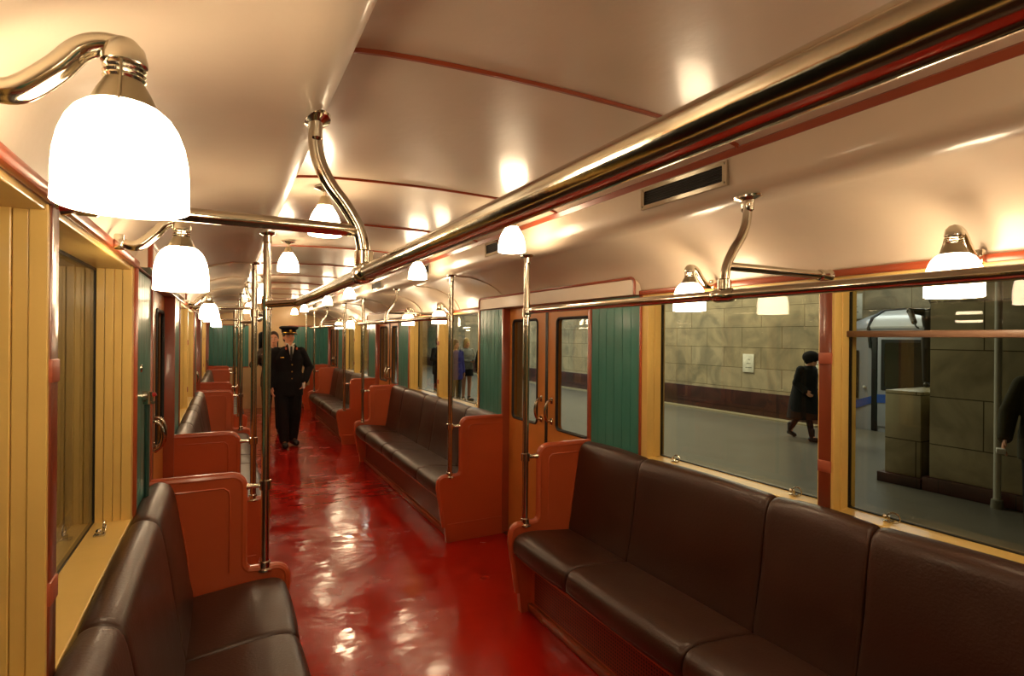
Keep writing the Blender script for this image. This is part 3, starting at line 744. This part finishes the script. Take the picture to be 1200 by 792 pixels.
# --- the officer walking down the aisle
navy = cloth('black_uniform_cloth', (19, 17, 19)); blk = mat('black_shoe_leather', (12, 10, 10), .3); gold = mat('gold_badge', (220, 170, 70), .3, metal=1)
shirtm = cloth('white_shirt', (225, 215, 200))
JO = stand(elL=(.30, .03, 1.15), wrL=(.215, -.06, .955), hdL=(-.12, -.05, -.25), knL=(.085, -.04, .49), anL=(.085, .06, .10), toeL=(.10, -.07, .045), knR=(-.09, -.07, .49), anR=(-.075, -.10, .09), toeR=(-.09, -.24, .045))
def officer_bits(r, J):
    x, y, z = J['head']
    cp = MB().lathe([(0, .098), (.10, .098), (.132, .088), (.140, .072), (.132, .06), (.100, .040), (.097, .0), (.094, -.004), (0, .01)], x, y+.01, z+.062, seg=28, sx=.96, sy=1.02)
    cap = cp.build('peaked_cap', navy, r)
    MB().lathe([(.1005, .037), (.1015, .034), (.1005, .006), (.0985, .003)], x, y+.01, z+.062, seg=28, sy=1.06).build('cap_band', cloth('dark_cap_band', (30, 26, 30)), cap)
    v = MB(); n = 12; top = []; 
    for k in range(n+1):
        t = math.radians(200+140*k/n); top.append((x+.099*math.cos(t), y+.01+.104*math.sin(t), z+.066))
    o2 = [(x+.122*math.cos(math.radians(200+140*k/n)), y-.012+.135*math.sin(math.radians(200+140*k/n)), z+.040) for k in range(n+1)]
    va = [v.bm.verts.new(p) for p in top]; vb = [v.bm.verts.new(p) for p in o2]
    vc = [v.bm.verts.new((p[0], p[1], p[2]-.005)) for p in top]; vd = [v.bm.verts.new((p[0], p[1], p[2]-.005)) for p in o2]
    for k in range(n):
        v.bm.faces.new((va[k], va[k+1], vb[k+1], vb[k])); v.bm.faces.new((vc[k], vd[k], vd[k+1], vc[k+1])); v.bm.faces.new((vb[k], vb[k+1], vd[k+1], vd[k])); v.bm.faces.new((va[k], vc[k], vc[k+1], va[k+1]))
    v.bm.faces.new((va[0], vb[0], vd[0], vc[0])); v.bm.faces.new((va[n], vc[n], vd[n], vb[n]))
    v.build('visor', blk, cap)
    MB().ball((x, y-.098, z+.088), .022, (.9, .35, 1.05), 12).build('cap_badge', gold, cap)
    MB().tube([(x+.1*math.cos(t), y-.002+.108*math.sin(t), z+.066) for t in [math.radians(205+130*k/10) for k in range(11)]], .003, 6).build('cap_cord', gold, cap)
    # shirt front, tie, collar
    MB().prism([(-.048, 1.475), (.048, 1.475), (.006, 1.27), (-.006, 1.27)], -.140, -.10).build('shirt_front', shirtm, r, smooth=False)
    for q in (-1, 1):
        MB().prism([(q*.004, 1.462), (q*.058, 1.492), (q*.062, 1.515), (q*.03, 1.505)], -.098, -.045).build('shirt_collar', shirtm, r, smooth=False)
        MB().prism([(q*.05, 1.50), (q*.098, 1.43), (q*.07, 1.39), (q*.012, 1.25), (q*.002, 1.25)], -.150, -.115).build('lapel', navy, r, smooth=False)
        MB().ball((q*.075, -.148, 1.435), .016, (1, .4, 1.3), 8).build('collar_badge', mat('red_gold_tab', (200, 90, 50), .4), r)
        MB().box(q*.15-.045, q*.15+.045, -.03, .035, 1.440, 1.450, .004).build('shoulder_board', gold if 0 else navy, r)
    MB().prism([(-.012, 1.465), (.012, 1.465), (.020, 1.30), (0, 1.265), (-.020, 1.30)], -.149, -.139).build('tie', blk, r, smooth=False)
    MB().box(-.15, -.10, -.156, -.140, 1.30, 1.312, .002).build('breast_badge', gold, r)
    for z in (1.20, 1.10, 1.0):
        MB().ball((.012, -.148, z), .009, (1, .5, 1), 8).build('button', gold, r)
    a = Vector(J['elL']).lerp(Vector(J['wrL']), .93); b2 = Vector(J['wrL'])
    MB().limb([a, b2], [.040, .036]).build('cuff', shirtm, r)
    MB().box(.16, .19, -.16, -.12, .85, .93, .004).build('folded_paper', M['white'], r)
person((-.045, 8.56, 0), math.radians(8), 'officer in black uniform and peaked cap walking down the aisle', JO, [jacket(navy, .74, 1.12), trousers(navy, w=1.1), shoes(blk), officer_bits], .985, hairfn=short_hair)
# --- man half hidden behind the officer
JM = stand(head=(0, -.02, 1.60), elR=(-.31, -.02, 1.17), wrR=(-.18, -.18, 1.33), hdR=(.3, -.1, .35))
person((-.16, 9.75, 0), math.radians(-5), 'man in a dark brown jacket standing behind the officer, mostly hidden', JM, [jacket(cloth('brown_jacket', (74, 62, 52)), .80, 1.08), trousers(cloth('dark_trousers', (28, 26, 28))), shoes(blk)], .96, (50, 34, 24), short_hair)

# ------------------------------------------------------------------ the station
ZP = -.15
f2 = MB().box(1.55, 9.95, -6, 40, ZP-.2, ZP).box(9.95, 10.3, -6, 40, ZP-.2, ZP).build('ground', M['platfloor'], smooth=False); tag(f2, 'grey platform floor outside the right windows', kind='structure')
w = MB().box(9.9, 10.2, 7.0, 40, ZP, 4.4).build('wall_hall', M['marble'], smooth=False); tag(w, 'cream marble wall across the platform', kind='structure')
MB().box(9.84, 9.899, 6.98, 40, ZP, .40, .008).build('plinth', M['darkmarble'], w)
MB().box(9.6, 9.839, 6.98, 40, ZP, ZP+.03).build('kerb', mat('pale_kerb', (150, 140, 110), .5), w)
w = MB().box(13.0, 13.3, -8, 12, -1.2, 4.4).build('wall_track', M['marble'], smooth=False); tag(w, 'marble wall behind the standing train', kind='structure')
w = MB().box(1.55, 10.2, 40, 40.2, ZP, 4.4).build('wall_hall_end', M['marble'], smooth=False); tag(w, kind='structure')
w = MB().box(1.4, 13.3, -8, 40, 4.4, 4.5).build('ceiling_hall', mat('hall_ceiling', (150, 148, 130), .8), smooth=False); tag(w, kind='structure')
w = MB().box(10.3, 13.0, -8, 12, -1.3, -1.2).build('floor_track', M['tunnel'], smooth=False); tag(w, kind='structure')
w = MB().box(-3.2, -3.0, -6, 20, -1.2, 4.0).build('wall_tunnel', M['tunnel'], smooth=False); tag(w, 'dark tunnel wall outside the left windows', kind='structure')
# pier
r = empty('marble_pier', (7.2, 2.2, ZP)); tag(r, 'large veined marble pier outside the second right window', 'pier')
MB().box(-.75, .8, -1.7, 1.27, .16, 4.5, .01).build('shaft', M['piermarble'], r)
MB().box(-.80, .85, -1.75, 1.32, 0, .16, .006).build('plinth', M['darkmarble'], r)
r = empty('marble_pedestal', (7.15, 3.86, ZP)); tag(r, 'low marble pedestal against the far side of the pier', 'pedestal')
MB().box(-.70, .75, -.30, .10, .12, 1.14, .01).build('block', M['piermarble'], r)
MB().box(-.76, .80, -.33, .16, 0, .12, .006).build('plinth', M['darkmarble'], r)
r = empty('conduit_pipe', (6.33, 2.78, ZP)); tag(r, 'pale vertical pipe standing in front of the marble pier', 'pipe')
MB().tube([(0, 0, 0), (0, 0, 4.5)], .032, 14).build('pipe', mat('pale_pipe', (206, 204, 184), .4), r)
MB().lathe([(.033, .10), (.05, .09), (.055, .0), (0, 0)], seg=16).build('foot', mat('pipe_foot', (130, 130, 110), .5), r)
# statue
JS = stand(elL=(.30, .05, 1.25), wrL=(.30, -.22, 1.42), hdL=(-.1, -.3, .2), elR=(-.36, -.12, 1.40), wrR=(-.30, -.32, 1.18), hdR=(.1, -.2, -.3))
person((7.45, 3.90, .99), math.radians(-62), 'dark bronze statue standing on the marble pedestal beside the pier', JS, [jacket(M['bronze'], .70, 1.0, name='tunic'), trousers(M['bronze']), shoes(M['bronze'])], .72, hairfn=lambda r, c, m: short_hair(r, c, M['bronze']), skin=M['bronze'], name='bronze_statue', cat='statue')
# posters
for y, z, wd, ht, lb, x in ((8.80, 1.05, .30, .42, 'small framed notice on the marble wall, left of the walking woman', 9.895), (7.15, 1.10, .36, .42, 'small framed notice on the marble wall behind the walking woman', 9.895), (8.25, 2.44, .42, .62, 'small framed notice on the wall above the blue striped train', 12.995)):
    o = empty('wall_notice', (x, y, z)); tag(o, lb, 'notice', 'framed notices on the station walls')
    MB().box(-.02, 0, -wd/2, wd/2, -ht/2, ht/2, .003).build('board', mat('notice_board', (226, 222, 200), .4, noise=.12, nscale=9), o)
    b = MB()
    for k in range(3): b.box(-.022, -.0205, -wd*.3+k*.02, wd*.25-k*.03, -ht*.25+k*ht*.22, -ht*.22+k*ht*.22)
    b.build('markings', mat('notice_marks', (100, 100, 84), .5), o, smooth=False)
# the train
r = empty('metro_train', (11.6, 1.45, -1.1)); tag(r, 'silver grey metro train with blue stripe standing at the far track', 'train')
tg = mat('train_silver_paint', (150, 156, 164), .3, coat=.4); tw = mat('train_roof_paint', (196, 200, 200), .25, coat=.5); tb = mat('train_blue_stripe', (44, 84, 170), .3, coat=.3)
secp = [(-1.25, .25), (-1.25, 2.95), (-1.12, 3.12), (-.75, 3.27), (0, 3.33), (.75, 3.27), (1.12, 3.12), (1.25, 2.95), (1.25, .25)]
def train_body(mb, secp, ys):
    rings = [[mb.bm.verts.new((x*f_, y-(z-.25)**2*sl, .25+(z-.25)*g)) for x, z in secp] for y, f_, g, sl in ys]
    n = len(secp)
    for a, b in zip(rings, rings[1:]):
        for k in range(n): mb.bm.faces.new((a[k], a[(k+1) % n], b[(k+1) % n], b[k]))
    mb.bm.faces.new(rings[0]); mb.bm.faces.new(rings[-1][::-1]); return mb
train_body(MB(), secp, [(-9, 1, 1, 0), (4.0, 1, 1, 0), (5.0, 1, 1, .015), (6.0, .985, .99, .10), (6.3, .93, .97, .11)]).build('body', tg, r, angle=30)
train_body(MB(), [(-1.262, 2.93), (-1.262, 2.97), (-1.13, 3.135), (-.76, 3.285), (0, 3.345), (.76, 3.285), (1.13, 3.135), (1.262, 2.97), (1.262, 2.93)], [(-9, 1, 1, 0), (5.0, 1, 1, .012)]).build('roof', tw, r, angle=30)
MB().tube([(-1.27, 4.88, 2.55), (-1.27, 4.93, 2.93), (-1.14, 4.93, 3.13), (-.77, 4.93, 3.29), (0, 4.93, 3.35), (.77, 4.93, 3.29)], .03, 8).build('roof_gasket', M['black'], r)
d_ = MB().box(-1.275, -1.252, 3.7, 4.75, 1.05, 2.85, .01).build('passenger_door', tg, r)
plate = MB(); plate_hole(plate, 3.78, 4.68, 1.75, 2.72, rrect(3.84, 4.62, 1.8, 2.66, .05, 3), -1.285, -1.275); plate.build('door_window_frame', M['black'], d_, smooth=False)
MB().prism(rrect(3.83, 4.63, 1.79, 2.67, .05, 3), -1.281, -1.276, 'x').build('pane', mat('train_glass', (40, 36, 26), .1), d_, smooth=False)
MB().box(-1.28, -1.25, 4.76, 4.86, .95, 2.88, .004).build('door_gap', M['black'], r)
plate = MB(); plate_hole(plate, 5.12, 5.72, 1.55, 2.5, rrect(5.18, 5.66, 1.61, 2.44, .06, 3), -1.262, -1.248); plate.build('cab_window_frame', M['black'], r, smooth=False)
MB().prism(rrect(5.17, 5.67, 1.6, 2.45, .06, 3), -1.258, -1.25, 'x').build('cab_pane', mat('train_cab_glass', (92, 90, 74), .1), r, smooth=False)
MB().prism([(5.9, 1.05), (5.9, 1.22), (5.3, 1.45), (4.86, 1.62), (4.86, 1.48), (5.3, 1.28)], -1.262, -1.250, 'x').prism([(4.75, 1.50), (4.75, 1.66), (3.7, 1.72), (3.7, 1.55)], -1.284, -1.274, 'x').prism([(3.7, 1.56), (3.7, 1.72), (-9, 1.72), (-9, 1.56)], -1.262, -1.250, 'x').build('blue_stripe', tb, r, smooth=False)
MB().ball((-1.268, 5.0, 1.78), .03).build('door_lamp', M['white'], r)
MB().box(-1.1, 1.1, -8.8, 5.2, .0, .26).build('bogie_skirt', M['dark'], r)

# woman walking outside
coatm = cloth('dark_green_coat', (22, 23, 21)); fur = cloth('dark_fur_hat', (26, 22, 20), .95)
JW = stand(head=(0, -.13, 1.50), neck=(0, -.075, 1.38), chest=(0, -.03, 1.22), hip=(0, .02, .90), shL=(.17, -.03, 1.32), shR=(-.17, -.03, 1.32),
           elL=(.22, .09, 1.10), wrL=(.20, -.06, .93), elR=(-.22, .02, 1.08), wrR=(-.2, -.14, .94),
           hpL=(.08, .03, .88), knL=(.08, .14, .50), anL=(.08, .36, .13), toeL=(.08, .27, .045), hpR=(-.08, .03, .88), knR=(-.08, -.12, .50), anR=(-.08, -.20, .09), toeR=(-.08, -.33, .045))
def fur_hat(r, c, m):
    b = MB(); b.ball((c[0], c[1]+.02, c[2]+.06), .14, (.95, 1.08, .86), 20); b.ball((c[0], c[1]+.07, c[2]-.0), .085, (1, .8, 1.0)); bake(b, 'fur_hat', fur, r, .010, 3)
def handbag(r, J):
    MB().box(-.30, -.22, -.24, -.02, .62, .84, .02).build('handbag', M['black'], r)
def coat(r, J):
    b = MB(); h = J['hip']
    b.loft([(.40, 0, .03, .28, .29), (.41, 0, .03, .28, .29), (.7, 0, .03, .25, .25), (.98, 0, .01, .22, .21), (1.22, 0, -.02, .22, .19), (1.33, 0, -.045, .20, .15), (1.40, 0, -.075, .08, .07)])
    for q in ('L', 'R'): b.limb([J['sh'+q], J['el'+q], J['wr'+q]], [.082, .075, .06])
    bake(b, 'long_coat', coatm, r, .010, 5)
person((8.15, 6.20, ZP), 0, 'woman in a long dark coat and fur hat walking along the platform', JW, [coat, trousers(cloth('dark_brown_stocking', (44, 28, 26)), w=.8), shoes(blk, .1)], .93, hairfn=fur_hat)
# people farther along the platform
blackc = cloth('black_jacket', (22, 22, 26)); bluec = cloth('blue_violet_jacket', (50, 46, 110)); greyc = cloth('pale_grey_jacket', (140, 140, 128))
J1 = stand(elL=(.27, -.02, 1.14), wrL=(.10, -.24, 1.12), elR=(-.27, -.02, 1.14), wrR=(-.08, -.24, 1.10))
person((4.40, 14.45, ZP), math.radians(20), 'person in a black jacket seen through the far right windows, leftmost of four', J1, [jacket(blackc, .72, 1.15), trousers(cloth('dark_brown_trousers', (50, 34, 34))), shoes(blk)], 1.0, hairfn=short_hair)
person((4.28, 12.95, ZP), math.radians(15), 'person in a blue violet jacket half hidden by the window pillar', stand(), [jacket(bluec, .70, 1.15), trousers(cloth('grey_trousers', (60, 62, 60))), shoes(blk)], .97, (90, 60, 30), bob_hair)
person((4.98, 13.9, ZP), math.radians(15), 'person in pale jacket and black shorts with long fair hair on the platform', J1, [jacket(greyc, .88, 1.1), skirt(cloth('black_shorts', (16, 16, 18)), .98, .70, .17, .21, 'shorts'), shoes(blk)], .99, (190, 160, 100), bob_hair)
person((5.32, 13.4, ZP), math.radians(-10), 'person in black at the right edge of the far right window', stand(), [jacket(blackc, .60, 1.15), trousers(cloth('black_trousers', (20, 20, 22))), shoes(blk)], .97, hairfn=bob_hair)
# man at the right edge
olive = cloth('olive_jacket', (66, 62, 40))
JR = stand(elL=(.25, .04, 1.13), wrL=(.27, -.05, .90), elR=(-.27, .0, 1.13), wrR=(-.30, -.10, .92))
def paper(r, J): MB().box(-.36, -.30, -.22, -.14, .80, .84, .004).build('held_paper', M['white'], r)
person((5.30, 2.02, ZP), math.radians(-65), 'man in an olive jacket holding a white paper at the right edge of the window', JR, [jacket(olive, .74, 1.15), trousers(cloth('black_cloth_trousers', (14, 13, 13))), shoes(blk), paper], 1.0, hairfn=short_hair)

# ------------------------------------------------------------------ light
def area(name, loc, size, e, col, rot=(0, 0, 0)):
    l = bpy.data.lights.new(name, 'AREA'); l.shape = 'RECTANGLE'; l.size = size[0]; l.size_y = size[1]; l.energy = e; l.color = col
    o = bpy.data.objects.new(name, l); C.objects.link(o); o.location = loc; o.rotation_euler = rot; return o
area('hall_fill', (7.6, 12, 4.3), (2.5, 6), 290, (1, .91, .72))  # added fill for the platform, stands in for unseen hall lighting
area('hall_fill', (8.6, 8.0, 4.3), (1.2, 2.5), 120, (1, .91, .72))  # added fill near the marble wall, no fixture there
area('hall_fill', (5.0, 22, 4.3), (4, 12), 1000, (.92, .97, 1))  # added cool fill for the far platform, source unseen
area('hall_fill', (5.4, 5.2, 4.3), (.8, .8), 45, (1, .93, .72))  # small added fill to brighten the pier, no fixture there
area('track_fill', (11.6, 6, 4.3), (1.0, 5), 90, (.9, .96, 1))  # added fill over the train, no real fixture known
wd = bpy.data.worlds.new('world'); sc.world = wd; wd.use_nodes = True
wd.node_tree.nodes['Background'].inputs[0].default_value = (.02, .022, .03, 1); wd.node_tree.nodes['Background'].inputs[1].default_value = .3
vs = sc.view_settings; vs.view_transform = 'Standard'; vs.look = 'None'; vs.exposure = 0; vs.gamma = 1; vs.use_curve_mapping = False
sc.cycles.use_denoising = True
sc.cycles.max_bounces = 8; sc.cycles.transparent_max_bounces = 16
sc.cycles.sample_clamp_indirect = 6
sc.cycles.caustics_reflective = False; sc.cycles.caustics_refractive = False
